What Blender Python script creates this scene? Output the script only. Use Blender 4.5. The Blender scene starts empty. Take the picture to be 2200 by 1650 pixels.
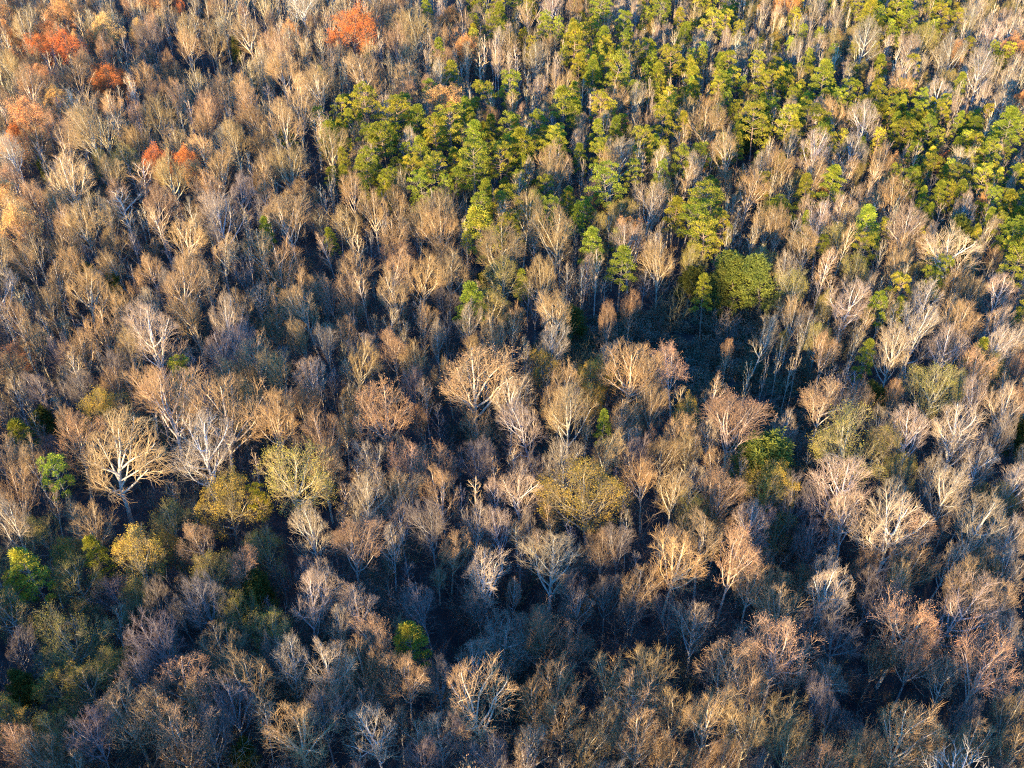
import bpy, math, random
import numpy as np
from mathutils import Vector
RNG = np.random.default_rng(11)
random.seed(5)
R = math.radians
S = bpy.context.scene
COL = S.collection

# ---------------------------------------------------------------- camera, sky, sun, exposure
CAM_Z = 128.0; FPX = 2250.0; PITCH = R(39.0)
cam = bpy.data.cameras.new('camera'); camo = bpy.data.objects.new('camera', cam); COL.objects.link(camo)
camo.location = (0, 0, CAM_Z); camo.rotation_euler = (R(90) - PITCH, 0, 0)
cam.sensor_width = 36; cam.lens = FPX / 2200 * 36; cam.clip_start = 1; cam.clip_end = 5000
S.camera = camo
SUN_EL = R(12); SUN_AZ = R(24)            # light travels forward (+y) and turned this much towards +x
w = bpy.data.worlds.new('World'); S.world = w; w.use_nodes = True
nt = w.node_tree; nt.nodes.clear()
sky = nt.nodes.new('ShaderNodeTexSky'); sky.sky_type = 'NISHITA'; sky.sun_disc = False
sky.sun_elevation = SUN_EL; sky.sun_rotation = math.pi + SUN_AZ
sky.ozone_density = 4.0; sky.air_density = 1.2; sky.dust_density = 0.4
bg = nt.nodes.new('ShaderNodeBackground'); bg.inputs[1].default_value = 0.15
wo = nt.nodes.new('ShaderNodeOutputWorld')
mt = nt.nodes.new('ShaderNodeMix'); mt.data_type = 'RGBA'; mt.blend_type = 'MULTIPLY'; mt.inputs[0].default_value = 1
mt.inputs[7].default_value = (.24, .80, 1.50, 1)
nt.links.new(sky.outputs[0], mt.inputs[6]); nt.links.new(mt.outputs[2], bg.inputs[0]); nt.links.new(bg.outputs[0], wo.inputs[0])
sl = bpy.data.lights.new('sun', 'SUN'); sl.energy = 4.3; sl.angle = R(0.5); sl.color = (1.0, 0.77, 0.44)
so = bpy.data.objects.new('sun', sl); COL.objects.link(so)
ldir = Vector((math.sin(SUN_AZ) * math.cos(SUN_EL), math.cos(SUN_AZ) * math.cos(SUN_EL), -math.sin(SUN_EL)))
so.rotation_euler = ldir.to_track_quat('-Z', 'Y').to_euler(); so.location = (-40, -80, 90)
S.view_settings.view_transform = 'Standard'; S.view_settings.look = 'None'
S.view_settings.exposure = 1.72; S.view_settings.gamma = 1
S.render.engine = 'CYCLES'
try:
    S.cycles.max_bounces = 5; S.cycles.diffuse_bounces = 3; S.cycles.transmission_bounces = 3
    S.cycles.use_denoising = False; S.cycles.filter_width = 1.15
except Exception: pass

CF = np.array([0, math.cos(PITCH), -math.sin(PITCH)]); CU = np.array([0, math.sin(PITCH), math.cos(PITCH)])
def project(x, y, z):
    rel = np.array([x, y, z - CAM_Z]); d = rel @ CF
    return 1100 + FPX * x / d, 825 - FPX * (rel @ CU) / d, d
def unproject(px, py, z):
    d = CF + CU * (825 - py) / FPX + np.array([1, 0, 0]) * (px - 1100) / FPX
    t = (z - CAM_Z) / d[2]
    return d[0] * t, d[1] * t, t

# ---------------------------------------------------------------- materials
def mat(name, c1, c2, scale=2.0, tint='object', leaf=0.0, rough=0.9, stripe=None):
    m = bpy.data.materials.new(name); m.use_nodes = True; t = m.node_tree; t.nodes.clear(); N = t.nodes.new; K = t.links.new
    out = N('ShaderNodeOutputMaterial'); b = N('ShaderNodeBsdfPrincipled')
    b.inputs['Roughness'].default_value = rough; b.inputs['Specular IOR Level'].default_value = 0.15
    tc = N('ShaderNodeTexCoord'); no = N('ShaderNodeTexNoise'); no.inputs['Scale'].default_value = scale; no.inputs['Detail'].default_value = 3
    K(tc.outputs['Object'], no.inputs['Vector'])
    rp = N('ShaderNodeValToRGB'); rp.color_ramp.elements[0].position = .35; rp.color_ramp.elements[1].position = .65
    rp.color_ramp.elements[0].color = (*c1, 1); rp.color_ramp.elements[1].color = (*c2, 1)
    K(no.outputs['Fac'], rp.inputs[0]); col = rp.outputs[0]
    if tint:
        mx = N('ShaderNodeMix'); mx.data_type = 'RGBA'; mx.blend_type = 'MULTIPLY'; mx.inputs[0].default_value = 1
        K(col, mx.inputs[6])
        if tint == 'object':
            oi = N('ShaderNodeObjectInfo'); K(oi.outputs['Color'], mx.inputs[7])
        else:
            at = N('ShaderNodeAttribute'); at.attribute_name = 'tint'; K(at.outputs['Color'], mx.inputs[7])
        col = mx.outputs[2]
    K(col, b.inputs['Base Color'])
    if leaf:
        tr = N('ShaderNodeBsdfTranslucent'); K(col, tr.inputs[0]); ms = N('ShaderNodeMixShader'); ms.inputs[0].default_value = leaf
        K(b.outputs[0], ms.inputs[1]); K(tr.outputs[0], ms.inputs[2]); K(ms.outputs[0], out.inputs[0])
    else: K(b.outputs[0], out.inputs[0])
    return m
G1, G2 = (.72, .72, .72), (1.15, 1.15, 1.15)
M_BARK = mat('bark', G1, G2, 1.3); M_LEAF = mat('leaf', (.55, .64, .62), (1.36, 1.24, 1.1), .55, leaf=.25)
M_TWIG = mat('twig', (.84, .72, .60), (1.18, 1.08, .98), .45)
M_BARK_F = mat('bark_of_far_trees', G1, G2, .4, tint='attr'); M_LEAF_F = mat('leaf_of_far_trees', (.55, .64, .62), (1.36, 1.24, 1.1), .4, tint='attr', leaf=.25)

# ---------------------------------------------------------------- mesh helpers
def make_mesh(name, V, Q, material, tint=None):
    V = np.asarray(V, np.float32); Q = np.asarray(Q, np.int32)
    me = bpy.data.meshes.new(name)
    me.vertices.add(len(V)); me.vertices.foreach_set('co', V.ravel())
    me.loops.add(Q.size); me.loops.foreach_set('vertex_index', Q.ravel())
    me.polygons.add(len(Q)); me.polygons.foreach_set('loop_start', np.arange(0, Q.size, 4, dtype=np.int32))
    me.polygons.foreach_set('loop_total', np.full(len(Q), 4, np.int32))
    if tint is not None:
        a = me.color_attributes.new('tint', 'FLOAT_COLOR', 'POINT')
        a.data.foreach_set('color', np.concatenate([tint, np.ones((len(V), 1))], 1).astype(np.float32).ravel())
    me.update(calc_edges=True); me.materials.append(material)
    return me
def nrm(v): return v / np.maximum(np.linalg.norm(v, axis=-1, keepdims=True), 1e-9)
def frame(d):
    ref = np.where(np.abs(d[..., 2:3]) > .9, np.array([1., 0, 0]), np.array([0, 0, 1.]))
    u = nrm(np.cross(d, ref)); return u, np.cross(d, u)
def tubes(P, Rr, sides):
    N, K, _ = P.shape
    T = np.empty_like(P); T[:, 1:-1] = P[:, 2:] - P[:, :-2]; T[:, 0] = P[:, 1] - P[:, 0]; T[:, -1] = P[:, -1] - P[:, -2]
    T = nrm(T); u, v = frame(T[:, :1].repeat(K, 1)); u = nrm(u - T * (u * T).sum(-1, keepdims=True)); v = np.cross(T, u)
    a = np.arange(sides) * 2 * math.pi / sides
    V = P[:, :, None] + Rr[:, :, None, None] * (np.cos(a)[:, None] * u[:, :, None] + np.sin(a)[:, None] * v[:, :, None])
    i = np.arange(N)[:, None, None] * K * sides; k = np.arange(K - 1)[None, :, None] * sides; s = np.arange(sides)[None, None]; s2 = (s + 1) % sides
    Q = np.stack([i + k + s, i + k + s2, i + k + sides + s2, i + k + sides + s], -1).reshape(-1, 4)
    return V.reshape(-1, 3), Q
def join(parts):
    Vs, Qs, n = [], [], 0
    for V, Q in parts: Vs.append(V); Qs.append(Q + n); n += len(V)
    return np.concatenate(Vs), np.concatenate(Qs)
def cards(C, D, length, width, rng):
    """small leaf blades: at C, pointing along D"""
    D = nrm(D); u, v = frame(D); a = rng.uniform(0, math.pi, (len(C), 1)); s = np.cos(a) * u + np.sin(a) * v
    L = (length * rng.uniform(.7, 1.3, len(C)))[:, None]; W = (width * rng.uniform(.7, 1.3, len(C)))[:, None] / 2
    V = np.stack([C - s * W * .5, C + s * W * .5 + D * L * .1, C + s * W * .7 + D * L, C - s * W * .7 + D * L * .9], 1).reshape(-1, 3)
    return V, np.arange(len(V)).reshape(-1, 4)

# ---------------------------------------------------------------- growing branches level by level
LOBE = [0.0, 1.0, 2.0, 0.0, 0.0]
def grow(P, n, trange, length, ang, rng, K=4, trop=.15, wig=.12, env=None, fall=.4, jit=.3):
    """children of the polylines P: n per parent, along trange, turned away by ang; env = (centre z, radius xy, radius z) clips them"""
    N, KP, _ = P.shape
    t = trange[0] + (trange[1] - trange[0]) * ((np.arange(n)[None] + rng.uniform(0, 1, (N, n))) / n)
    f = t * (KP - 1); i = np.minimum(f.astype(int), KP - 2); fr = (f - i)[..., None]; I = np.arange(N)[:, None]
    A, B = P[I, i], P[I, i + 1]; start = (A * (1 - fr) + B * fr).reshape(-1, 3); d = nrm(B - A).reshape(-1, 3)
    u, v = frame(d); phi = (np.arange(n)[None] * 2.4 + rng.uniform(0, 6.28, (N, 1)) + rng.uniform(-.6, .6, (N, n))).reshape(-1, 1)
    a = (rng.uniform(ang[0], ang[1], (N * n, 1))) * math.pi / 180
    d = nrm(np.cos(a) * d + np.sin(a) * (np.cos(phi) * u + np.sin(phi) * v))
    L = length * (1 - fall * t.reshape(-1)) * rng.uniform(1 - jit, 1 + jit, N * n)
    if env is not None:
        zc, rx, rz = env; sc = np.array([1 / rx, 1 / rx, 1 / rz]); o = (start - np.array([LOBE[3], LOBE[4], zc])) * sc; dd = nrm(d + np.array([0, 0, trop])) * sc
        aa = (dd ** 2).sum(1); bb = (o * dd).sum(1); cc = (o ** 2).sum(1) - 1; disc = np.maximum(bb ** 2 - aa * cc, 0)
        dist = np.maximum((-bb + np.sqrt(disc)) / aa, .25)
        e = (start + d * dist[:, None]) - np.array([LOBE[3], LOBE[4], zc]); az = np.arctan2(e[:, 1], e[:, 0]); el = e[:, 2] / rz
        lob = 1 + .20 * np.sin(2 * az + LOBE[0] + el) + .15 * np.sin(5 * az + LOBE[1] + 2.5 * el) + .08 * np.sin(9 * az + LOBE[2] - 5 * el)
        L = np.minimum(L, np.maximum(dist + (lob - 1) * rx * .8, .25) * rng.uniform(.82, 1.06, len(L)))
    out = np.empty((N * n, K, 3)); out[:, 0] = start; cur = d
    for k in range(1, K):
        cur = nrm(cur + np.array([0, 0, trop]) + rng.normal(0, wig, cur.shape)); out[:, k] = out[:, k - 1] + cur * (L / (K - 1))[:, None]
    return out, L
def taper(n, K, r0, r1, rng=None):
    r = np.linspace(1, 0, K)[None] * (r0 - r1) + r1
    return np.repeat(r, n, 0) * (1 if rng is None else rng.uniform(.75, 1.25, (n, 1)))
def trunk_line(h, rng, K=9, lean=.25, base_r=.28):
    z = np.linspace(-.6, h, K); off = np.cumsum(rng.normal(0, lean * .5, (K, 2)), 0) * (z / h)[:, None].clip(0)
    return np.concatenate([off, z[:, None]], 1)[None]

def skeleton(kind, rng, far=False):
    """returns trunk parts, crown parts, tips (points, directions); height about 22, crown radius about 5.5"""
    LOBE[:] = list(rng.uniform(0, 6.28, 3)) + list(rng.uniform(-1.1, 1.1, 2) * (.4 if kind == 'narrow' else 1))
    if kind == 'broad':
        h = 14; env = (15.2, 5.6, 6.9); n1, n2, n3, n4 = 10, 7, 6, 5; a1 = (18, 56); t1 = (.55, 1); L1 = 13; tp = .10; br = .32
    elif kind == 'vase':
        h = 10.5; env = (14.9, 5.6, 7.2); n1, n2, n3, n4 = 10, 7, 6, 5; a1 = (14, 48); t1 = (.62, 1); L1 = 14; tp = .07; br = .34
    elif kind == 'open':
        h = 15; env = (14.6, 5.8, 7.8); n1, n2, n3, n4 = 12, 6, 6, 5; a1 = (32, 62); t1 = (.38, 1); L1 = 11; tp = .13; br = .36
    elif kind == 'round':
        h = 12; env = (13.5, 5.8, 5.9); n1, n2, n3, n4 = 11, 6, 6, 4; a1 = (28, 72); t1 = (.5, 1); L1 = 10; tp = .10; br = .32
    else:  # narrow
        h = 18; env = (15.5, 2.9, 6.6); n1, n2, n3, n4 = 13, 5, 4, 3; a1 = (22, 45); t1 = (.45, 1); L1 = 6; tp = .12; br = .2
    if far: n1, n2, n3, n4 = max(7, n1 - 1), 5, 5, 2
    if far == 2: n1, n2, n3, n4 = 9, 4, 3, 1
    T = trunk_line(h, rng); tr = [tubes(T, np.interp(T[:, :, 2], [-.6, .6, h], [br * 1.35, br, .12]), 6 if far else 8)]
    P1, l1 = grow(T, n1, t1, L1, a1, rng, K=5 if far else 8, trop=tp, wig=.09, env=env, fall=.25, jit=.2)
    # the leader carries on above the trunk
    d = nrm(T[:, -1] - T[:, -2]); q = np.linspace(0, 1, P1.shape[1])[None, :, None] * (env[0] + env[2] - h) * .93
    lead = T[:, -1:] + d[:, None] * q + np.cumsum(rng.normal(0, .1, (1, P1.shape[1], 3)), 1) * [1, 1, 0]
    P1 = np.concatenate([P1, lead]); thick = 1.6 if far else 1.0
    r1 = .18 if kind == 'open' else .165
    if kind == 'narrow': r1 = .09
    tr.append(tubes(P1, taper(len(P1), P1.shape[1], r1, .05, rng) * (1.15 if far else 1), 4 if far else 5))
    P2, _ = grow(P1, n2, (.2, 1), 5.2 if kind != 'narrow' else 2.2, (18, 42), rng, K=3 if far else 5, trop=tp * .8, wig=.10, env=env, fall=.35)
    P3, _ = grow(P2, n3, (.2, 1), 2.8 if kind != 'narrow' else 1.4, (16, 40), rng, K=2 if far else 3, trop=.07, wig=.10, env=env, fall=.35)
    P4, _ = grow(P3, n4, (.2, 1), 1.5 if kind != 'narrow' else .9, (14, 40), rng, K=2, trop=.06, wig=.08, env=(env[0], env[1] + .5, env[2] + .5), fall=.3)
    cr = [tubes(P2, taper(len(P2), P2.shape[1], .066, .026, rng) * thick ** .5, 3), tubes(P3, taper(len(P3), P3.shape[1], .027, .012, rng) * thick, 3),
          tubes(P4, taper(len(P4), 2, .0135, .007, rng) * thick, 3)]
    return tr, cr, (P4[:, -1], nrm(P4[:, -1] - P4[:, 0]))

def leaves(tips, rng, n, size, spread, clump=0.0):
    C, D = tips
    if clump > 0:                                     # keep leaves on some boughs only, so the crown has holes
        g = np.sin(C[:, 0] * 1.1 + 1) + np.sin(C[:, 1] * 1.3 + 2) + np.sin(C[:, 2] * 1.2); ok = g > np.quantile(g, clump); C, D = C[ok], D[ok]
    i = rng.integers(0, len(C), n)
    return cards(C[i] + rng.normal(0, spread, (n, 3)), D[i] + rng.normal(0, .9, (n, 3)), size, size * .8, rng)

def pine(rng, far=False, young=False):
    h = 21.6; T = trunk_line(h, rng, lean=.2); tr = [tubes(T, np.interp(T[:, :, 2], [-.6, .6, h], [.34, .27, .05]), 5 if far else 8)]
    t0 = .50 if young else .60; n1 = 30 if young else 27; P1 = []
    for k, t in enumerate(np.linspace(t0, .985, n1)):
        s = (t - t0) / (1 - t0); f = t * (T.shape[1] - 1); i = min(int(f), T.shape[1] - 2); st = T[0, i] * (1 - f + i) + T[0, i + 1] * (f - i)
        a = k * 2.4 + rng.uniform(-.5, .5); L = 3.5 * (max(0, 1 - (abs(s - .38) / .68) ** 2.2) ** .5) * rng.uniform(.62, 1.12) + .25
        if young: L = (3.0 * (1 - s) ** .7 + .3) * rng.uniform(.8, 1.1)
        el = -.12 + 1.0 * s + rng.uniform(-.15, .15); d = np.array([math.cos(a) * math.cos(el), math.sin(a) * math.cos(el), math.sin(el)])
        q = np.linspace(0, 1, 5)[:, None]; P1.append(st + d * q * L + np.array([0, 0, 1]) * q ** 2 * L * .15)
    P1 = np.array(P1); tr.append(tubes(P1, taper(len(P1), 5, .085, .03, rng), 3 if far else 4))
    P2, _ = grow(P1, 4, (.55, 1), 1.1, (25, 60), rng, K=3, trop=.15, wig=.15, fall=.3)
    cr = [tubes(P2, taper(len(P2), 3, .03, .015), 3)]
    C = np.concatenate([P1[:, -1], T[:, -1] + [0, 0, .1]]); m = 50 if far else 190
    i = np.repeat(np.arange(len(C)), m); n = len(i); R_ = rng.uniform(.8, 1.4, len(C))[i][:, None]
    U = nrm(rng.normal(0, 1, (n, 3))); U[:, 2] = np.abs(U[:, 2]) * 1.1 - .35; B = C[i] + U * R_ * rng.uniform(.35, 1.0, (n, 1)) * [1, 1, .8]
    lf = cards(B, U + [0, 0, .35] + rng.normal(0, .45, (n, 3)), .36 if not far else .6, .15 if not far else .3, rng)
    return tr, cr, lf

def cedar(rng, far=False):
    h = 14.0; T = trunk_line(h, rng, lean=.12); tr = [tubes(T, np.interp(T[:, :, 2], [-.6, .6, h], [.24, .2, .03]), 6)]
    env = (7.4, 4.4, 7.2); LOBE[:] = list(rng.uniform(0, 6.28, 3)) + [0, 0]
    P1, _ = grow(T, 46, (.14, 1), 5.2, (35, 68), rng, K=5, trop=.14, wig=.1, env=env, fall=.55)
    P2, _ = grow(P1, 8, (.35, 1), 1.5, (25, 60), rng, K=3, trop=.12, wig=.15, env=env)
    C = np.concatenate([P2[:, -1], P2[:, 1]]); m = 7 if far else 16; i = np.repeat(np.arange(len(C)), m)
    D = nrm(rng.normal(0, 1, (len(i), 3)) + [0, 0, .6])
    LOBE[3] = LOBE[4] = 0.0
    return tr + [tubes(P1, taper(len(P1), 5, .06, .02), 3)], [tubes(P2, taper(len(P2), 3, .03, .012), 3)], cards(C[i] + D * .25, D, .36, .16 if not far else .3, rng)

# ---------------------------------------------------------------- prototypes (meshes shared by all copies)
PROTO = {}
def add_proto(key, tr, cr, lf=None, base_h=22.0, base_w=11.4):
    d = {'trunk': make_mesh(key[0] + '_trunk', *join(tr), M_BARK), 'crown': make_mesh(key[0] + '_crown', *join(cr), M_BARK), 'h': base_h, 'w': base_w}
    d['crown'].materials.append(M_TWIG); mi = np.ones(sum(len(c[1]) for c in cr), np.int32); mi[:len(cr[0][1])] = 0; d['crown'].polygons.foreach_set('material_index', mi)
    if lf is not None: d['foliage'] = make_mesh(key[0] + '_foliage', *lf, M_LEAF)
    PROTO.setdefault(key[0], []).append(d)
def rg(k): return np.random.default_rng(k)
for k in range(10):
    g = rg(100 + k); tr, cr, tips = skeleton('vase' if k % 2 else 'broad', g); add_proto(('bare',), tr, cr)
    if k < 6: add_proto(('russet',), tr, cr, leaves(tips, g, 2600, .17, .16, .25))
for k in range(8):
    g = rg(200 + k); tr, cr, tips = skeleton('open', g); add_proto(('pale',), tr, cr)
for k in range(4):
    g = rg(300 + k); tr, cr, tips = skeleton('narrow', g); add_proto(('slender',), tr, cr, base_w=6.8)
for k in range(5):
    g = rg(400 + k); tr, cr, tips = skeleton('round', g); add_proto(('leafy',), tr, cr, leaves(tips, g, 9500, .165, .26, .30), base_h=19.3, base_w=11.8)
    add_proto(('flame',), tr, cr, leaves(tips, g, 13000, .19, .28, .14), base_h=19.3, base_w=11.8)
    add_proto(('sparse',), tr, cr, leaves(tips, g, 6000, .135, .26, .25), base_h=19.3, base_w=11.8)
for k in range(5):
    g = rg(500 + k); add_proto(('pine',), *pine(g, young=k >= 3), base_w=8.2)
for k in range(3):
    g = rg(600 + k); add_proto(('cedar',), *cedar(g), base_h=14.5, base_w=7.4)

# ---------------------------------------------------------------- colours
TINT = {   # bark of trunk and limbs, twigs of the crown, leaves
 'b': ((.62, .50, .34), (.46, .33, .165), None), 'k': ((.36, .32, .27), (.29, .24, .20), None),
 'p': ((.60, .47, .33), (.43, .30, .175), (.40, .23, .12)), 'w': ((.70, .62, .50), (.50, .41, .29), None),
 'n': ((.62, .52, .38), (.45, .34, .19), None),
 'o': ((.30, .24, .18), (.34, .22, .13), (.76, .37, .14)), 'r': ((.30, .24, .18), (.34, .2, .13), (.84, .26, .07)),
 'y': ((.44, .38, .27), (.37, .31, .15), (.38, .31, .06)), 'g': ((.36, .30, .20), (.36, .28, .13), (.48, .31, .05)),
 'P': ((.30, .22, .15), (.24, .18, .10), (.34, .33, .035)), 'C': ((.22, .17, .12), (.14, .14, .07), (.165, .175, .032))}
MESH = {'b': 'bare', 'k': 'bare', 'p': 'russet', 'w': 'pale', 'n': 'slender', 'o': 'flame', 'r': 'flame', 'y': 'sparse', 'g': 'leafy', 'P': 'pine', 'C': 'cedar'}
NAME = {'b': 'bare_tree', 'k': 'bare_tree', 'p': 'russet_tree', 'w': 'pale_barked_tree', 'n': 'slender_tree', 'o': 'orange_leaved_tree', 'r': 'orange_leaved_tree',
        'y': 'yellow_leaved_tree', 'g': 'yellow_leaved_tree', 'P': 'pine_tree', 'C': 'cedar_tree'}
LEAFZ = {'b': .72, 'k': .72, 'p': .72, 'w': .72, 'n': .72, 'o': .66, 'r': .66, 'y': .66, 'g': .66, 'P': .80, 'C': .55}

def height_for(c, W):
    g = random.uniform
    if c == 'P': return min(23, max(11, 8.5 + 1.25 * W)) * g(.95, 1.08)
    if c == 'C': return min(15, max(7, 5 + 1.2 * W)) * g(.9, 1.1)
    if c == 'n': return g(13.5, 17.5)
    if c in 'orgy': return min(19, max(9, 7 + W)) * g(.93, 1.07)
    return min(23, max(12, 9.6 + W)) * g(.93, 1.07)

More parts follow.
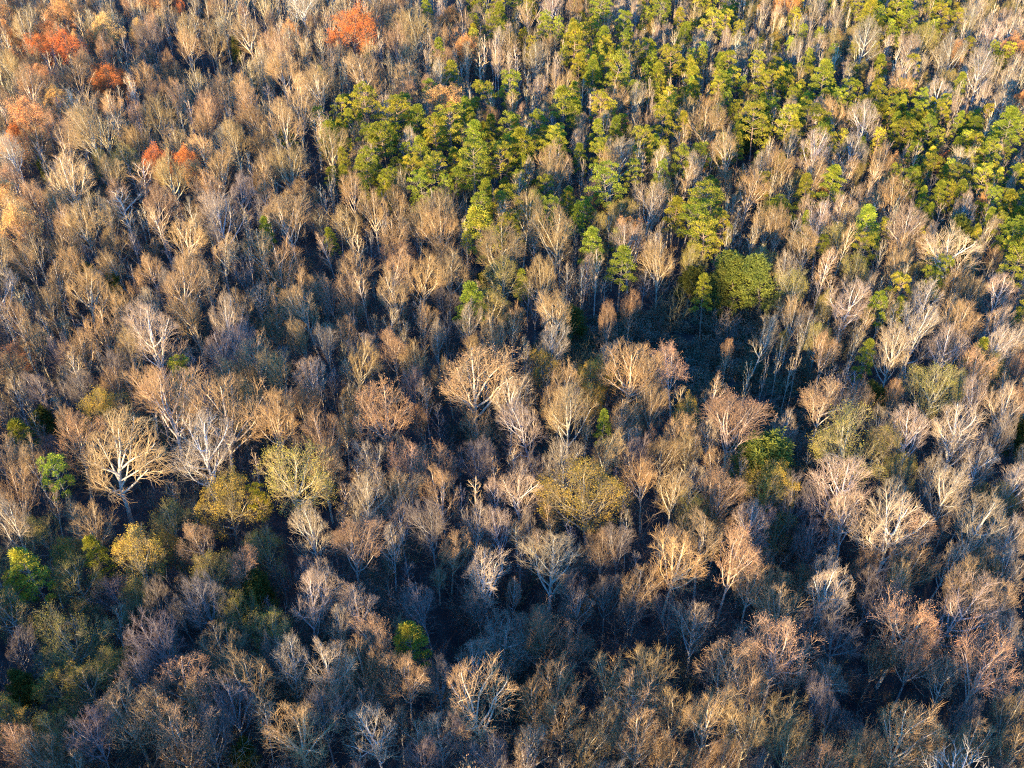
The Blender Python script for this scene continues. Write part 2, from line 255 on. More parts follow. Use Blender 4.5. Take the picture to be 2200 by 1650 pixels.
# ---------------------------------------------------------------- the trees one can tell apart: centre of the crown and its width, by ninths of the view
ORIG = {'A': (0, 0), 'B': (730, 0), 'C': (1460, 0), 'D': (0, 550), 'E': (730, 550), 'F': (1460, 550), 'G': (0, 1100), 'H': (730, 1100), 'I': (1460, 1100)}
DATA = {
'A': """700 560 230 rd:deep rust oak over a dark gap|320 240 120 o|690 230 170 ol|240 330 160 r|430 340 200 r|840 1060 170 yl:straw-gold tree by the scarlet crowns|690 1090 150 y|1010 1080 170 r:larger ragged scarlet crown|1170 1090 150 r:smaller ragged scarlet crown|1395 1080 220 b|1545 1225 180 k|930 500 160 b|1440 1400 270 w:pale tree below the scarlet crowns
570 1450 220 b|1000 720 200 b|1670 1350 130 k|1870 1430 280 b|130 910 110 r|200 790 230 ol|340 670 120 ol|150 1500 200 ol:pale orange crown among bare trees|390 1440 170 b|2100 840 170 P|1160 50 90 r|1870 880 80 P|1515 350 70 C|1610 550 80 C|1090 670 90 C|300 1110 60 C
1040 60 150 o|400 110 170 ol|40 110 130 ol|950 210 200 k|1170 180 170 b|1200 270 200 b|1350 250 200 b|1600 200 200 b|1640 640 200 b|1520 900 230 b|1830 820 250 b|1680 870 180 b|1880 1060 250 b|620 850 280 b|1130 1000 270 b|860 910 170 b|130 1000 200 w|1230 1380 90 n|1900 700 200 b|2090 960 230 b
2060 560 250 b|1840 440 250 b|350 1360 150 b|1000 1330 200 p|1430 480 130 b|60 620 150 b|60 420 180 b|180 560 220 b|560 430 150 p|1050 430 120 p|1880 230 120 ol|800 320 80 n|1270 600 60 n|1330 650 60 n|500 500 200 b|850 640 100 k|1420 70 160 b|1700 50 160 b|1950 60 170 w|160 180 180 b|560 150 150 b|520 320 130 k""",
'B': """60 220 250 r:flame-orange oak|795 320 150 o:round tan-orange oak|690 700 190 ol:pinkish orange crown among pines|720 140 160 od|180 160 150 b|380 180 180 b|500 180 220 b|350 260 150 p|150 510 280 b|430 330 150 b|430 500 180 b|165 660 170 P:large pine at the stand's edge|350 740 150 P|500 760 160 P|300 890 170 P|620 880 150 P|720 800 180 P|820 870 160 P|810 770 120 P
900 900 130 P|1060 830 120 P|1050 950 110 P|1200 900 160 P|1270 800 110 P|1340 950 120 P|1230 990 120 P|870 1060 170 P|740 1020 110 P|540 960 140 P|590 1080 120 P|450 1080 90 P|1040 1030 120 P|1440 650 190 P|1510 690 110 P|1500 250 170 P|1650 240 120 P|1040 60 110 P|700 470 130 P|1650 470 130 P|1730 440 140 P|2120 400 150 P|2000 470 120 P|1120 1300 140 P
940 1420 200 Pl:big sunny pine below the pine stand|1130 1490 130 P|890 1240 110 P|860 1330 120 P|1240 1300 80 P|1400 1280 110 P|1310 1370 100 P|1490 1380 110 P|1770 1190 180 Pl:flat-tiered yellow-green pine|1610 1570 150 P|1950 930 120 P|1420 940 90 P|1670 960 100 P|1540 1010 90 P|840 720 70 P|600 600 90 P|1130 1030 70 P|2140 1340 130 P|2170 1040 100 P
60 1020 90 P|20 840 80 P|60 680 80 P|150 1060 90 P|900 20 70 P|1640 50 130 P|1810 170 110 P|2050 60 110 P|2180 170 110 P|1290 190 90 P|415 930 130 w:white skeletal tree standing in the pines|1250 370 150 w|1100 500 110 w|980 340 90 w|1260 590 130 w|1380 760 100 w|1520 820 100 w|1790 980 150 w:white spreading tree with open fan|1890 620 120 w|1740 640 190 b|1050 1110 120 w
1340 1150 180 b|1370 1070 230 b|1970 1330 200 w:white domed bare tree|1780 1400 160 y|1630 1360 150 od|1380 1490 310 b:broad fan-shaped bare tree|1050 1590 280 b|230 1010 120 w|630 1360 240 b|80 1230 170 b|230 1350 200 b|640 1450 220 b|80 1430 180 b|770 570 130 b|630 500 150 w|1180 1120 90 w|1600 1250 150 b|1600 640 90 w|1540 1130 80 n|1860 1560 200 w|1990 240 100 g
1730 370 80 o|1790 810 100 od|1150 560 80 k|1160 770 110 p|1900 290 90 w|860 110 90 Cd|560 60 80 P|1340 60 150 w|1200 90 150 b|1750 60 90 w|1480 80 110 p|950 150 110 b|1080 290 150 b|1350 280 110 b|780 30 90 b|300 60 150 p|400 1170 130 b|130 870 140 b|1970 600 80 n|2030 250 90 w|1160 560 70 od|500 1450 190 b|330 1500 190 b""",
'C': """1290 590 160 P:layered old pine by the pine band|1220 1400 150 Pl:tall lone pine with lit trunk|970 1180 150 Pl:pale green pine in front of white trees|840 1220 120 P|130 1300 180 P|70 1450 180 P|170 1520 150 P|300 1460 110 P|1440 430 90 P|290 150 90 Pl|1660 100 120 P|1210 80 150 P|1170 1600 110 P|1440 1190 90 P|1560 1130 100 P|1670 1230 110 P|390 880 140 C|520 870 80 C|1800 1560 160 C
110 980 100 P|290 770 80 Pl|690 930 100 w|890 740 160 w|860 960 230 w:large white forked tree|1190 790 220 w:white tree beside the pine band|1090 980 180 w|340 990 200 b|520 1060 130 w|600 1080 180 b|1030 760 180 b|1930 460 230 w:white tree leaning over a pale yard|1740 350 190 w|1160 260 220 w|1490 30 100 w|1960 640 110 w|1310 1060 160 b|1030 1330 140 w|790 1340 100 w|1440 1450 220 w
1120 1420 90 w|630 1440 180 b|560 1410 150 b|830 1560 180 b|1580 1560 140 p|1840 1360 130 w|1660 1390 110 b|2150 430 120 w|2070 540 120 w|1500 1030 80 n|1910 1600 70 w|680 50 160 rl:brick-orange crown at the far edge|310 1150 100 p|940 1270 90 ol|430 1220 80 g|1380 1100 100 ol|1670 1070 90 rd|580 300 110 g|1540 290 190 yl|2150 350 150 o|1310 460 80 ol|1910 1350 80 ol|980 310 160 y|640 200 80 g
450 90 80 g|2000 250 160 w|850 100 150 b|100 100 130 b|550 80 90 w|720 330 110 w|430 330 130 b|1850 150 160 w|1000 150 110 w|2100 100 130 y|1900 60 130 w|200 680 150 b|430 740 120 b|60 700 140 b|20 900 100 n|230 760 60 n|300 1060 150 b|100 1110 130 w|1700 560 150 y|2100 200 130 w|1960 100 110 y|2060 700 150 w|2150 750 130 b|1780 1050 150 w|2060 1020 90 w|2100 1250 80 w|1980 1480 90 w|650 1200 120 b""",
'D': """330 130 170 b|520 280 240 b|600 190 100 C:small dark green crown behind a bare tree|740 250 90 C|1780 100 230 b|1175 220 300 b|1760 330 150 Cd:dark evergreen by a shaded gap|1470 420 200 w|640 470 230 b|1000 540 270 w:wide pale fan-shaped tree|850 450 200 w|830 620 170 b|1070 710 110 P:small pine under the pale fan|1260 430 200 b|1640 280 120 w|1960 530 150 b|1820 730 210 b|1480 780 150 b|1990 790 170 w
1430 620 220 k|610 1020 190 g:dull gold crown|150 1110 150 Pd|300 1100 120 Cd|920 880 230 b|1080 980 300 b|1400 1000 360 b:huge tan oak with a full fan of limbs|1300 1230 300 wl:brightest silver-limbed tree|700 1290 400 b:broad bare dome beside a small pine|420 1400 150 Pl:small bright pine beside a bare dome|240 1350 150 b|80 1530 180 b|1760 1050 230 b|2070 1160 210 b|1870 1420 330 yl|1690 1560 110 P|1450 1600 260 g
60 700 150 od|230 520 150 b|380 500 100 n|2140 230 130 p|480 1100 120 b|60 1180 200 od|1320 620 60 C|60 150 120 b|300 830 150 k|560 800 170 k|100 900 110 n|1550 120 130 k|1500 300 110 b|470 60 170 b|1000 110 150 b|120 400 130 b|1600 820 130 b|700 720 130 k|1700 1500 150 b|2080 1400 180 p|1180 750 130 k|800 60 150 b|1330 150 130 b|900 250 130 b""",
'E': """60 240 150 p|300 100 200 b|500 120 220 b|690 100 200 b|780 60 160 b|960 50 170 b|390 250 170 b|830 260 160 P:yellowish pine beside a golden tree|900 200 80 Cd|1040 180 210 y|1000 350 180 y|1160 150 90 P|1300 140 200 b|1450 150 110 n|1560 90 110 w|1640 100 120 n|1500 450 130 Cd:lone shaded evergreen by the clearing|1720 390 110 p|1850 330 110 p|1330 590 200 w|1190 680 110 k
870 770 370 pl:great round pinkish tan crown|1090 900 210 w|1300 740 170 g|1400 850 190 b|1560 800 180 g|1700 820 160 g|1680 640 130 w|1850 700 330 b|2010 750 200 b:tan oak at the edge of the scrub clearing|2150 730 230 pl:leaning brown-tipped oak over the clearing|1600 930 150 gl:small vivid orange-gold crown|1680 1060 100 Pl|1810 1020 170 b|1990 1000 180 b|2150 1100 180 b|1240 1060 200 w|1460 1080 240 b|910 1110 190 b|280 980 280 p
80 680 180 b|100 900 150 b|370 600 180 p|490 640 170 b|630 550 100 w|800 420 130 w|1120 420 130 b|1000 500 140 b|250 420 100 n|560 1060 120 p|450 1370 190 p|610 1350 200 p|720 1350 110 k|1450 1380 210 w|1300 1360 60 w|1650 1290 190 b|860 1340 150 k|400 1220 150 wd|1140 1500 200 wd|1000 1500 90 w|140 1570 200 w|350 1570 180 b|660 1540 180 b|1610 1600 330 gd:dull gold round tree
2000 1190 80 p|1950 1450 180 b|2120 1490 160 b|290 1320 90 Cd|30 500 150 b|1150 1380 150 k|560 900 110 n|480 850 130 k|1850 1300 150 k|150 1130 110 b|30 1150 120 b|1500 1230 110 k|2180 950 130 b|950 1290 150 k|1250 330 100 k|1200 250 100 k""",
'F': """380 180 250 Cl:biggest yellow-green evergreen above the clearing|560 200 180 Cl|250 250 120 C|470 60 150 P|60 200 150 Cd|170 230 110 P|60 40 150 y|680 70 110 w|740 220 180 yl|720 400 150 b|1050 260 220 wl:bright white tree with a straight trunk|1220 320 110 P|960 210 60 C|1010 480 110 Cl|1490 470 210 wl|1370 600 190 wl|1710 620 210 w|2040 230 160 wl|1970 420 170 wl|1960 600 180 wl|2100 600 160 w|1180 640 120 P|1650 120 100 P
1590 200 100 P|1380 90 150 b|1250 200 90 w|930 620 170 b|880 560 150 y|780 480 110 w|510 500 150 w:lone tree with pink tips standing in the clearing|650 560 80 y|310 610 80 p|340 1080 300 p:tall spire-shaped bare tree below the clearing|200 1130 110 w|640 1150 150 w|550 1340 300 Cl:yellow-green cedar|520 1520 230 g|900 920 250 p|1100 900 130 p|1240 930 160 Cd|1350 900 90 p|1590 890 250 y|1910 940 170 w
1790 1130 240 wl:tall white tree with long side limbs|1500 1150 210 w|1300 1080 130 w|1060 1460 270 wl:silver-limbed tree in front of a brown dome|1130 1270 330 y:wide brown-gold dome|1340 1250 210 y|1430 1420 150 y|1920 1330 140 w|1680 1480 190 w|1600 1390 130 w|2140 1450 180 w|2090 1010 180 w|2110 910 120 p|2060 1140 150 k|1960 1570 170 yd|80 1260 140 b|220 1330 150 b|240 1540 220 p|60 1050 110 g
20 1500 120 k|1830 620 120 P|1750 400 100 y|2130 60 150 P|2160 770 90 p|1380 1590 180 w|750 1560 180 k|430 800 80 n|540 760 50 n|700 750 70 n|640 640 60 n|760 650 60 n|1860 250 130 b|1500 250 90 w|1280 330 110 n|1100 580 110 n|1750 170 150 b|900 380 100 y|2000 770 160 y|1880 1200 110 k|2170 1200 130 Cd|1500 740 90 n|1620 720 100 k|2160 350 110 P""",
'G': """220 330 210 Pl:broad pine beside a white forked trunk|150 500 120 P|620 240 150 P:small pine with a leaning trunk|930 330 250 gl:golden-orange tree|1150 260 140 g|1100 110 170 y|1340 190 160 p|1450 60 240 g|1560 380 180 p:low pink-twigged tree|1650 570 220 Cd:dark green crown in shade|1340 560 220 k|550 480 220 yd|500 340 150 g|520 620 150 y|90 650 230 yd|470 880 280 yd|420 1130 170 g|120 1330 220 gd|150 1520 180 p
1050 800 250 k|1160 1070 290 p|820 1270 270 p|1020 1290 210 b|1400 870 200 b|1640 1080 260 b|1850 1010 200 w|2090 1020 240 wl:bright tan forked tree|1880 1370 270 bl:sunlit fan-shaped tree|1130 1450 270 p|1340 1540 250 k|2000 400 190 w|1750 260 190 yd|1950 620 190 w|2160 730 110 w|600 1100 190 yd|70 110 200 w|530 90 190 b|2000 130 190 w|150 1160 150 Cd|1530 1560 130 Cd|900 1000 180 k|300 150 170 yd|800 1020 170 yd
1550 700 200 yd|1740 800 190 yd|1220 1250 190 b|600 1450 220 k|400 1400 180 yd|750 560 170 k|880 640 170 yd|1500 1240 190 k|1700 1300 170 yd|2080 1330 190 k|300 1520 200 p|50 850 150 k|1000 560 150 k""",
'H': """170 60 160 w|300 60 100 w|400 60 110 w|600 110 200 k|850 90 140 w|1040 130 140 w|1120 110 110 w|1230 150 90 w|1300 190 90 w|930 400 230 wl:small sunlit crown on a shaded stem|700 230 150 p|330 230 120 w|1100 500 70 w|1350 340 300 wd|1150 400 270 wd|1680 250 160 p|1900 450 190 b|2110 320 280 bl|1540 620 150 w|480 770 205 P:vivid lime-green pine|280 850 200 p|330 980 220 p|430 1060 200 b|150 600 200 wd|150 960 170 b
930 1200 380 bl:broad crown with sunlit rim|1350 820 220 p|1500 880 200 p|1380 1070 230 b|1240 1200 190 b|1450 1290 220 b|1700 1020 200 bl|1840 1080 260 bl:largest bright dome of upright boughs|2060 1080 230 b|1680 1330 160 b|1900 1450 240 b|1220 1480 150 w|1200 1590 100 w|1010 800 240 wd|830 950 200 wd|1150 740 220 wd|650 1420 240 wd|250 1430 240 wd|40 1150 150 p|2150 1310 190 b|450 1120 150 k|1800 200 150 k
2000 200 140 k|620 1120 190 k|2130 650 150 k|1050 980 150 wd|900 600 150 k|1700 560 150 k|1850 650 120 k|560 560 170 k|1500 480 150 k|800 1450 150 k|1050 1550 190 k|1550 1500 170 b|2050 1560 200 b|500 1560 180 k|100 1250 150 k|1450 190 110 k""",
'I': """150 220 230 b|310 320 260 pl:orange-topped bare tree|460 430 200 b|40 300 180 b|700 560 260 b|620 900 290 pl:russet-tipped tree with crooked limbs|240 1010 240 p|100 740 190 w|1090 50 210 w|1350 140 340 wl:great pale tree with forked crown|1560 170 170 p|1450 330 220 b|1120 290 130 p:small round-headed bare tree|1700 300 130 w|1870 100 230 w|2070 190 170 w|1860 320 160 b|1660 590 280 w|1770 530 200 b|2030 650 240 p
1400 740 280 pl:rust-brown crown over a dark hollow|1040 760 270 k|1500 920 210 p|1250 930 150 p|1940 960 310 p:russet crown on a thick leaning trunk|1700 1090 130 w|900 1030 150 wd|450 1170 230 b|620 1310 250 b|150 1350 270 b|420 1450 230 b|980 1480 220 b|1130 1560 190 b|1420 1430 300 bl|1600 1420 190 b|1870 1500 190 b|2100 1320 190 b|2130 1520 190 b|1180 500 250 k|830 220 200 k|650 180 150 yd|1290 1570 140 p
720 1540 190 b|2130 370 160 w|80 60 180 yd|1730 740 150 yd|100 1580 190 b|300 1600 190 b|1950 700 150 w|1560 600 150 p|560 60 150 k|850 1200 150 k|1750 1300 150 k|820 700 130 k|2000 430 140 b|2180 850 150 w|2170 1080 170 w|1240 160 90 w""",
}
DIPS = [unproject(a, b, 0)[:2] + (r, h) for a, b, r, h in [(1110, 1400, 15, 8), (1500, 720, 22, 2.5), (1680, 900, 12, 3), (1850, 1480, 9, 5), (1800, 1250, 9, 5), (430, 200, 20, 7), (980, 1000, 11, 5), (650, 660, 14, 6), (1400, 1400, 11, 5), (230, 1330, 11, 5), (1650, 1200, 9, 4), (1050, 250, 12, 5), (1250, 480, 10, 4), (250, 740, 13, 4), (520, 1250, 10, 4)]]  # hollows added so the trees in them stand in shade
def dip(x, y): return 4.5 * np.clip((54 - y) / 14, 0, 1) - sum(h * np.exp(-((x - a) ** 2 + (y - b) ** 2) / (r * r)) for a, b, r, h in DIPS)  # also raises an unseen bank near the camera, added to shade the foreground
PLACES = []    # dict: x y W H kind mod name px py d
def add_place(x, y, W, c, mod='', name=None, H=None, sky=False):
    H = H or height_for(c, W) * (.84 if mod[:1] == 'd' and c not in 'yg' else 1); z0 = float(dip(x, y)); px, py, d = project(x, y, z0 + LEAFZ[c] * H)  # 'd' trees are shortened so their neighbours shade them
    PLACES.append(dict(z=z0, x=x, y=y, W=W, H=H, c=c, mod=mod, name=name, px=px, py=py, d=d))
for key, txt in DATA.items():
    ox, oy = ORIG[key]
    for e in txt.replace('\n', '|').split('|'):
        e = e.strip()
        if not e: continue
        e, _, nm = e.partition(':'); a, b, wd, t = e.split(); s = 740 / 2200
        px, py, wp = ox + float(a) * s, oy + float(b) * s, float(wd) * s; c = t[0]
        H = 20.0
        x, y, d = unproject(px, py, 13)
        for _ in range(3):
            x, y, d = unproject(px, py, LEAFZ[c] * H + float(dip(x, y))); W = ((1.42 if py > 300 else 1.22) if c == 'P' else (1.0 if c in 'bwkp' else 1.08) + .15 * min(1, py / 400) + .33 * min(1, max(0, (py - 450) / 600)) * (.25 if 1150 < px < 1760 and 680 < py < 900 else 1)) * wp * d / FPX; random.seed(int(px * 7 + py)); H = height_for(c, W) * (.84 if t[1:2] == 'd' and c not in 'yg' else 1.0)
        x, y, d = unproject(px, py, LEAFZ[c] * H + float(dip(x, y)))
        if any(math.hypot(x - q['x'], y - q['y']) < .22 * (W + q['W']) for q in PLACES[-400:]) and not nm: continue
        add_place(x, y, W, c, t[1:], nm or None, H)
N_MARK = len(PLACES)

# ---------------------------------------------------------------- the rest of the wood
def inside(p, poly):
    x, y = p; r = False
    for i in range(len(poly)):
        (x1, y1), (x2, y2) = poly[i], poly[i - 1]
        if (y1 > y) != (y2 > y) and x < (x2 - x1) * (y - y1) / (y2 - y1) + x1: r = not r
    return r
def gpoly(pts): return [unproject(a, b, 0)[:2] for a, b in pts]        # ground outline
CLEAR_PX = [(1230, 690), (1330, 660), (1500, 655), (1640, 672), (1700, 735), (1740, 830), (1750, 930), (1690, 980), (1590, 920), (1540, 800), (1510, 750), (1400, 742), (1180, 770), (1160, 720)]
CLEARING = gpoly([(1175, 755), (1230, 700), (1330, 665), (1500, 652), (1640, 668), (1700, 735), (1745, 830), (1760, 930), (1690, 1000), (1590, 960), (1540, 900), (1500, 880), (1250, 860)])
GAPS = [unproject(a, b, 0)[:2] + (r,) for a, b, r in [(1110, 1430, 13), (1000, 1330, 6), (430, 175, 11), (470, 190, 9), (1050, 230, 8), (1400, 1375, 9), (1340, 1390, 7), (1850, 1500, 8), (1790, 1200, 6), (940, 1500, 6), (470, 1230, 5), (60, 1440, 5), (1470, 310, 6), (930, 330, 5), (900, 900, 6), (640, 640, 6)]]
PINE_CANOPY = [gp for gp in ([(1190, 50), (1320, 50), (1480, 100), (1700, 120), (1850, 165), (2230, 250), (2230, 470), (1950, 430), (1850, 300), (1650, 290), (1450, 190), (1200, 125)],
    [(1480, 110), (1560, 240), (1700, 300), (1600, 300), (1500, 220)], [(1790, -20), (2110, -20), (2100, 50), (1900, 55)])]
PINE_MIX = [[(1000, -20), (1550, -20), (1560, 60), (1020, 70)], [(1930, 330), (2230, 350), (2230, 620), (1950, 540)], [(1150, 150), (1350, 130), (1450, 300), (1250, 330)]]
PINE_STAND = [[(680, 220), (1000, 225), (1210, 270), (1180, 390), (950, 400), (690, 400)]]
def choose(px, py, rnd):
    r = rnd.random()
    if any(inside((px, py), q) for q in PINE_CANOPY): return 'P' if r < .74 else ('b' if r < .95 else 'w'), (3.6, 6.2)
    if any(inside((px, py), q) for q in PINE_STAND): return 'P' if r < .7 else ('w' if r < .8 else 'n'), (4.2, 6.8)
    if any(inside((px, py), q) for q in PINE_MIX): return 'P' if r < .28 else ('w' if r < .5 else ('y' if r < .7 else 'b')), (4.5, 7.5)
    if px > 1000 and py < 640:
        if r < .12: return 'P', (4, 6.5)
        if r < .27: return 'y', (6, 9)
        if r < .29: return 'o', (5, 8)
        if r < .47: return 'w', (6, 9)
        if r < .75: return 'n', (4, 6)
        return 'b', (6.5, 10)
    if py < 560:
        if px < 450 and py < 420: return ('o' if r < .10 else 'p' if r < .3 else 'n' if r < .42 else 'b'), (6.5, 10)
        return ('P' if r < .015 else 'p' if r < .10 else 'n' if r < .27 else 'w' if r < .33 else 'b'), (6.5, 10)
    if px > 1450: return ('w' if r < .26 else 'b' if r < .60 else 'p' if r < .78 else 'y' if r < .88 else 'n'), (5.5, 8.5)
    if px < 560 and py > 1050: return ('y' if r < .56 else 'g' if r < .66 else 'k' if r < .78 else 'p' if r < .8 else 'b'), (5.5, 8.5)
    if py > 950: return ('b' if r < .30 else 'k' if r < .55 else 'p' if r < .76 else 'w' if r < .9 else 'n'), (5.5, 9)  # more dark and grey bark here, standing in for foreground shade
    return ('b' if r < .45 else 'k' if r < .6 else 'p' if r < .76 else 'w' if r < .88 else 'n'), (5.5, 9)
CELL = 8.0; grid = {}
def reg(q): grid.setdefault((int(q['x'] // CELL), int(q['y'] // CELL)), []).append(q)
for q in PLACES: reg(q)
rnd = random.Random(77)
for rounds, kk in ((26000, .50), (26000, .42), (9000, .30)):
    for _ in range(rounds):
        y = 12 + 420 * rnd.random() ** .8; half = 2200 / 2 * (y * CF[1] + CAM_Z * -CF[2]) / FPX
        x = rnd.uniform(-half - 60 * (y < 200) - 12, half + 12)
        if kk < .33 and (y < 50 or y > 330): continue
        px, py, d = project(x, y, 14.0)
        c, (w0, w1) = choose(px, py, rnd); W = rnd.uniform(w0, w1)
        W *= 1 + .38 * min(1, max(0, (220 - y) / 100)) - .32 * min(1, max(0, (y - 220) / 100)) + (.22 if c == 'P' else 0)
        W *= math.exp(rnd.gauss(0, .2))
        if kk < .5: W *= .8
        if kk < .33: c = 'P' if c == 'P' else 'k' if rnd.random() < .35 else 'n'; W = rnd.uniform(2.6, 4.6)
        gx, gy = int(x // CELL), int(y // CELL)
        if any(math.hypot(x - q['x'], y - q['y']) < kk * (W + q['W']) for i in (-1, 0, 1, -2, 2) for j in (-1, 0, 1, -2, 2) for q in grid.get((gx + i, gy + j), ())): continue
        if inside((px, py), CLEAR_PX) or inside((px, py - .45 * W * FPX / d), CLEAR_PX) or inside((x, y), CLEARING) or any(math.hypot(x - a, y - b) < r for a, b, r in GAPS): continue
        add_place(x, y, W, c, rnd.choice(['', 'l', 'l', 'l', 'd'] if px < 700 and py < 450 else ['', '', '', 'l', 'd']), H=rnd.uniform(8, 14) if kk < .33 and c != 'P' else height_for(c, W) * 1.2 if y < 46 else None); reg(PLACES[-1])  # upper left tinted paler as light; unseen near trees heightened for shade

# ---------------------------------------------------------------- which are things of their own, which join the wood as one mass
def in_view(q): 
    top = project(q['x'], q['y'], q['z'] + q['H'])
    r = .4 * q['W'] * FPX / q['d']
    return -r < q['px'] < 2200 + r and q['py'] > -8 and top[1] < 1650 - 6 and q['d'] > 0
for q in PLACES: q['size'] = q['W'] * FPX / q['d']; q['view'] = in_view(q)
LIMIT = {'bare_tree': 300, 'pine_tree': 290, 'pale_barked_tree': 290, 'slender_tree': 250, 'russet_tree': 290, 'yellow_leaved_tree': 290, 'orange_leaved_tree': 290, 'cedar_tree': 290}
byname = {}
for q in PLACES: byname.setdefault(NAME[q['c']], []).append(q)
THINGS, REST = [], []
for n, L in byname.items():
    v = sorted([q for q in L if q['view']], key=lambda q: (q['name'] is None, -q['size']))
    THINGS += v[:LIMIT[n]]; REST += v[LIMIT[n]:] + [q for q in L if not q['view']]
print('places', len(PLACES), 'marks', N_MARK, {n: (len(L), sum(q['view'] for q in L)) for n, L in byname.items()}, 'rest', len(REST))

# ---------------------------------------------------------------- labels
LOOK = {'b': ['tan bare tree', 'pale tan bare tree', 'dull brown bare tree'], 'k': ['dark grey-brown bare tree'] * 3, 'p': ['russet-tipped tree', 'light russet-tipped tree', 'dark russet-tipped tree'],
        'w': ['pale grey-barked bare tree', 'bright whitish bare tree', 'dim grey bare tree'], 'n': ['slender bare tree', 'light slender bare tree', 'dim slender bare tree'],
        'o': ['orange-leaved tree', 'pale orange-leaved tree', 'dull orange-brown leafy tree'], 'r': ['red-orange leafy tree', 'pale brick-orange leafy tree', 'deep rust-red leafy tree'],
        'y': ['thin yellow-brown leafy tree', 'straw-yellow leafy tree', 'dull olive leafy tree'], 'g': ['golden leafy tree', 'bright gold leafy tree', 'dull gold leafy tree'],
        'P': ['green pine', 'bright yellow-green pine', 'dark green pine'], 'C': ['dark cedar', 'yellow-green cedar', 'very dark cedar']}
ORD = 'first second third fourth fifth sixth seventh eighth ninth tenth eleventh twelfth thirteenth fourteenth fifteenth sixteenth seventeenth eighteenth nineteenth twentieth'.split()
marks = [q for q in PLACES if q['name']]
used = {}
for q in sorted(THINGS, key=lambda q: -q['size']):
    look = LOOK[q['c']][{'': 0, 'l': 1, 'd': 2}[q['mod'][:1]]]
    sz = q['W']; plain = look; look = ('small ' if sz < 5.2 else 'large ' if sz > 9.2 else '') + look
    if q['name']:
        q['label'] = q['name'] if len(q['name'].split()) > 3 else q['name'] + ' rising above the bare wood'; continue
    best = None
    for m in sorted(marks, key=lambda m: math.hypot(m['px'] - q['px'], m['py'] - q['py']))[:3]:
        dx, dy = (q['px'] - m['px']), (q['py'] - m['py']) * 1.2
        rel = ('right of' if dx > 0 else 'left of') if abs(dx) > abs(dy) else ('in front of' if dy > 0 else 'behind')
        if len(f'{look} x {rel} the {m["name"]}'.replace('-', ' ').split()) > 16: look = plain
        k = (look, rel, m['name'])
        if best is None or len(used.get(k, ())) < len(used.get(best, ())): best = k
    used.setdefault(best, []).append(q)
for (look, rel, mn), L in used.items():
    m = next(m for m in marks if m['name'] == mn)
    L.sort(key=lambda q: math.hypot(m['px'] - q['px'], m['py'] - q['py']))
    for i, q in enumerate(L):
        q['label'] = f"{look} {rel} the {mn}" if len(L) == 1 else f"{ORD[min(i, 19)]} {look} {rel} the {mn}"

# ---------------------------------------------------------------- build the single trees
GROUP = {'bare_tree': 'bare trees of the wood', 'pine_tree': 'pines of the wood', 'pale_barked_tree': 'pale-barked bare trees of the wood', 'slender_tree': 'slender bare trees of the wood', 'russet_tree': 'russet-tipped trees of the wood',
         'yellow_leaved_tree': 'yellow-leaved trees of the wood', 'orange_leaved_tree': 'orange-leaved trees of the wood', 'cedar_tree': 'dark evergreens of the wood'}
CAT = {'pine_tree': 'pine', 'cedar_tree': 'cedar'}
def tints(q, r):
    a, b, c = TINT[q['c']]; m = {'': 1, 'l': 1.3 if q['c'] not in 'w' else 1.18, 'd': {'y': .9, 'g': .9, 'w': .98}.get(q['c'], .72)}[q['mod'][:1]] * r.uniform(.82, 1.18); hue = np.array([1 + r.uniform(-.07, .07) * (2.4 if q['c'] == 'P' else 1), 1, 1 + r.uniform(-.09, .09)])  # 'l'/'d'
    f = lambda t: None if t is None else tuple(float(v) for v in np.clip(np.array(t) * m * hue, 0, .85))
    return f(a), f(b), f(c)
for i, q in enumerate(THINGS):
    r = random.Random(i * 31 + 7); pr = r.choice(PROTO[MESH[q['c']]]); nm = NAME[q['c']]
    root = bpy.data.objects.new(nm, None); COL.objects.link(root); root.empty_display_size = .5
    root.location = (q['x'], q['y'], q['z']); s = q['W'] / pr['w']; root.scale = (s * r.uniform(.9, 1.1), s * r.uniform(.88, 1.12), q['H'] / pr['h'])
    root.rotation_euler = (r.gauss(0, .075), r.gauss(0, .075), r.uniform(0, 6.28))
    root['label'] = q['label']; root['category'] = CAT.get(nm, 'tree'); root['group'] = GROUP[nm]
    ta, tb, tcl = tints(q, r)
    o = bpy.data.objects.new('trunk', pr['trunk']); o.color = (*ta, 1); o.parent = root; COL.objects.link(o)
    o = bpy.data.objects.new('crown', pr['crown']); o.color = (*tb, 1); o.parent = root; COL.objects.link(o)
    if 'foliage' in pr:
        f = bpy.data.objects.new('foliage', pr['foliage']); f.color = (*(tcl or tb), 1); f.parent = o; COL.objects.link(f)

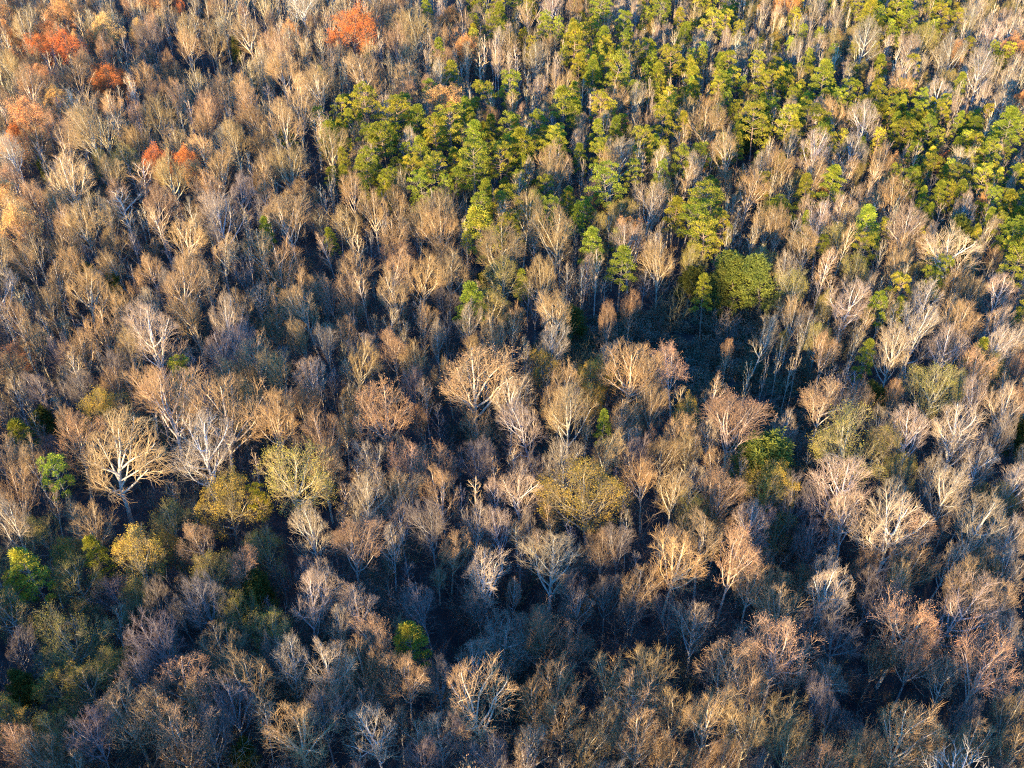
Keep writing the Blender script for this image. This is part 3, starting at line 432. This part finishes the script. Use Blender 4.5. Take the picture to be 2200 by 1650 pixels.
# ---------------------------------------------------------------- the mass of trees past those: one object of each sort
FARP = {}
for k in range(3):
    g = rg(900 + k)
    for nm, sk in (('sapling', 'narrow'), ('bare', 'vase'), ('pale', 'open'), ('slender', 'narrow')):
        tr, cr, tips = skeleton(sk, g, 2 if nm == 'sapling' else True); FARP.setdefault(nm, []).append((join(tr), join(cr), None, 22.0, 11.4 if nm not in ('slender', 'sapling') else 6.8))
    tr, cr, tips = skeleton('round', g, True)
    FARP.setdefault('russet', []).append((join(tr), join(cr), leaves(tips, g, 700, .32, .3, .25), 19.3, 11.8))
    FARP.setdefault('flame', []).append((join(tr), join(cr), leaves(tips, g, 3000, .38, .32, .15), 19.3, 11.8))
    FARP.setdefault('leafy', []).append((join(tr), join(cr), leaves(tips, g, 1900, .38, .32, .25), 19.3, 11.8))
    FARP.setdefault('sparse', []).append((join(tr), join(cr), leaves(tips, g, 1300, .38, .35, .2), 19.3, 11.8))
    tr, cr, lf = pine(g, True); FARP.setdefault('pine', []).append((join(tr), join(cr), lf, 22.0, 8.2))
    tr, cr, lf = cedar(g, True); FARP.setdefault('cedar', []).append((join(tr), join(cr), lf, 14.5, 9.0))
def mass(name, label, L, r):
    if not L: return
    bv, bq, bt, lv, lq, lt = [], [], [], [], [], []; nb = nl = 0
    for q in L:
        (tv, tq), (cv, cq), lf, h0, w0 = r.choice(FARP['sapling' if q['c'] in 'bkn' and (q['W'] < 4.7 or not q['view']) and not (q['W'] > 5 and q['view']) else MESH[q['c']]]); a = r.uniform(0, 6.28); ca, sa = math.cos(a), math.sin(a); s = q['W'] / w0
        Mx = np.array([[ca * s, -sa * s, 0], [sa * s, ca * s, 0], [0, 0, q['H'] / h0]]).T; off = np.array([q['x'], q['y'], q['z']]); ta, tb, tl = tints(q, r)
        for V, Q, t in ((tv, tq, ta), (cv, cq, tb)):
            bv.append(V @ Mx + off); bq.append(Q + nb); bt.append(np.tile(t, (len(V), 1))); nb += len(V)
        if lf is not None:
            lv.append(lf[0] @ Mx + off); lq.append(lf[1] + nl); lt.append(np.tile(tl or tb, (len(lf[0]), 1))); nl += len(lf[0])
    V = np.concatenate(bv + lv); Q = np.concatenate(bq + [x + nb for x in lq]); nbq = sum(map(len, bq))
    me = make_mesh(name, V, Q, M_BARK_F, np.concatenate(bt + lt)); me.materials.append(M_LEAF_F)
    mi = np.zeros(len(Q), np.int32); mi[nbq:] = 1; me.polygons.foreach_set('material_index', mi)
    o = bpy.data.objects.new(name, me); COL.objects.link(o); o['label'] = label; o['kind'] = 'stuff'; o['category'] = 'woodland'
rr = random.Random(3)
mass('bare_woodland', 'mass of smaller and farther bare trees filling the wood', [q for q in REST if q['c'] not in 'PC'], rr)
mass('pine_woodland', 'mass of smaller and farther pines in the wood', [q for q in REST if q['c'] in 'PC'], rr)

# ---------------------------------------------------------------- ground
g = np.random.default_rng(42)
def hills(x, y): return .5 * np.sin(x * .05 + 1) * np.sin(y * .04) + .25 * np.sin(x * .19 + y * .11) + .12 * np.sin(x * .7 - y * .5) * np.sin(y * .9) + dip(x, y)
xs = np.concatenate([[-3000, -900], np.linspace(-260, 260, 300), [900, 3000]]); ys = np.concatenate([[-2000, -500], np.linspace(-60, 520, 330), [1200, 4000]])
X, Y = np.meshgrid(xs, ys); Z = hills(X, Y) * (np.abs(X) < 300) - .3
V = np.stack([X, Y, Z], -1).reshape(-1, 3); nx = len(xs); ii = (np.arange(len(ys) - 1)[:, None] * nx + np.arange(nx - 1)).ravel()
me = make_mesh('ground', V, np.stack([ii, ii + 1, ii + nx + 1, ii + nx], -1), mat('leaf_litter', (.03, .028, .027), (.075, .062, .05), .35, tint=None))
o = bpy.data.objects.new('ground', me); COL.objects.link(o); o['kind'] = 'structure'; o['label'] = 'forest floor of brown leaf litter'

# undergrowth: thin stems and low twiggy bushes between the trunks, one object
def blob_bush(g, n, rad, hgt):
    """twiggy bush: stems from the ground spreading upward"""
    P = np.zeros((1, 2, 3)); P[0, :, 2] = [0, .4]
    P1, _ = grow(P.repeat(1, 0), n, (0, .5), hgt, (5, 60), g, K=4, trop=.1, wig=.18, fall=0)
    P2, _ = grow(P1, 5, (.3, 1), hgt * .4, (20, 55), g, K=3, trop=.1, wig=.2, fall=.3)
    P3, _ = grow(P2, 4, (.2, 1), hgt * .2, (20, 55), g, K=2, trop=.1, wig=.2, fall=.3)
    return join([tubes(P1, taper(len(P1), 4, .035, .015), 3), tubes(P2, taper(len(P2), 3, .02, .01), 3), tubes(P3, taper(len(P3), 2, .014, .008), 3)])
bushes = [blob_bush(rg(700 + k), 8 + k, 1, 3.0 + k * .9) for k in range(4)]
V_, Q_, T_ = [], [], []; nv = 0
r = random.Random(9); cnt = 0
while cnt < 3400:
    y = 45 + 330 * r.random(); half = 1100 * (y * CF[1] + CAM_Z * -CF[2]) / FPX; x = r.uniform(-half - 5, half + 5)
    if inside((x, y), CLEARING) and r.random() < .8: continue
    V0, Q0 = r.choice(bushes); s = r.uniform(.7, 1.7); a = r.uniform(0, 6.28); ca, sa = math.cos(a) * s, math.sin(a) * s
    V_.append(V0 @ np.array([[ca, -sa, 0], [sa, ca, 0], [0, 0, s]]).T + [x, y, float(hills(np.array(x), np.array(y))) - .3]); Q_.append(Q0 + nv); nv += len(V0)
    T_.append(np.tile(np.array(r.choice([(.30, .22, .15), (.24, .2, .16), (.36, .27, .18), (.22, .2, .1)])) * r.uniform(.7, 1.1), (len(V0), 1))); cnt += 1
me = make_mesh('undergrowth', np.concatenate(V_), np.concatenate(Q_), M_BARK_F, np.concatenate(T_))
o = bpy.data.objects.new('undergrowth', me); COL.objects.link(o); o['kind'] = 'stuff'; o['label'] = 'brown twiggy undergrowth between the trunks'

# scrub in the clearing: rounded bramble mounds
V_, Q_, T_ = [], [], []; nv = 0; lv = []
gg = rg(55); xs_ = [p[0] for p in CLEARING]; ys_ = [p[1] for p in CLEARING]; cnt = 0
while cnt < 420:
    x, y = r.uniform(min(xs_), max(xs_)), r.uniform(min(ys_), max(ys_))
    if not inside((x, y), CLEARING): continue
    cnt += 1; rad = r.choice([.6, .9, 1.3, 1.8, 2.6]) * r.uniform(.8, 1.2); n = int(150 + 110 * rad * rad); sq = np.array([r.uniform(.7, 1.5), r.uniform(.7, 1.5), r.uniform(.5, 1.3)]); D = nrm(gg.normal(0, 1, (n, 3)) * [1, 1, .8]); D[:, 2] = np.abs(D[:, 2]); C = D * rad * gg.uniform(.35, 1.15, (n, 1)) * sq + [x, y, float(hills(x, y)) - .4]
    Vc, Qc = cards(C, D + gg.normal(0, .6, (n, 3)), .42, .2, gg); V_.append(Vc); Q_.append(Qc + nv); nv += len(Vc)
    T_.append(np.tile(np.array(r.choice([(.17, .19, .12), (.26, .21, .14), (.14, .17, .09), (.24, .23, .17), (.22, .15, .09)])) * r.uniform(.8, 1.2), (len(Vc), 1)))
me = make_mesh('scrub', np.concatenate(V_), np.concatenate(Q_), M_LEAF_F, np.concatenate(T_))
o = bpy.data.objects.new('scrub', me); COL.objects.link(o); o['kind'] = 'stuff'; o['label'] = 'low mounds of scrub filling the shaded clearing'
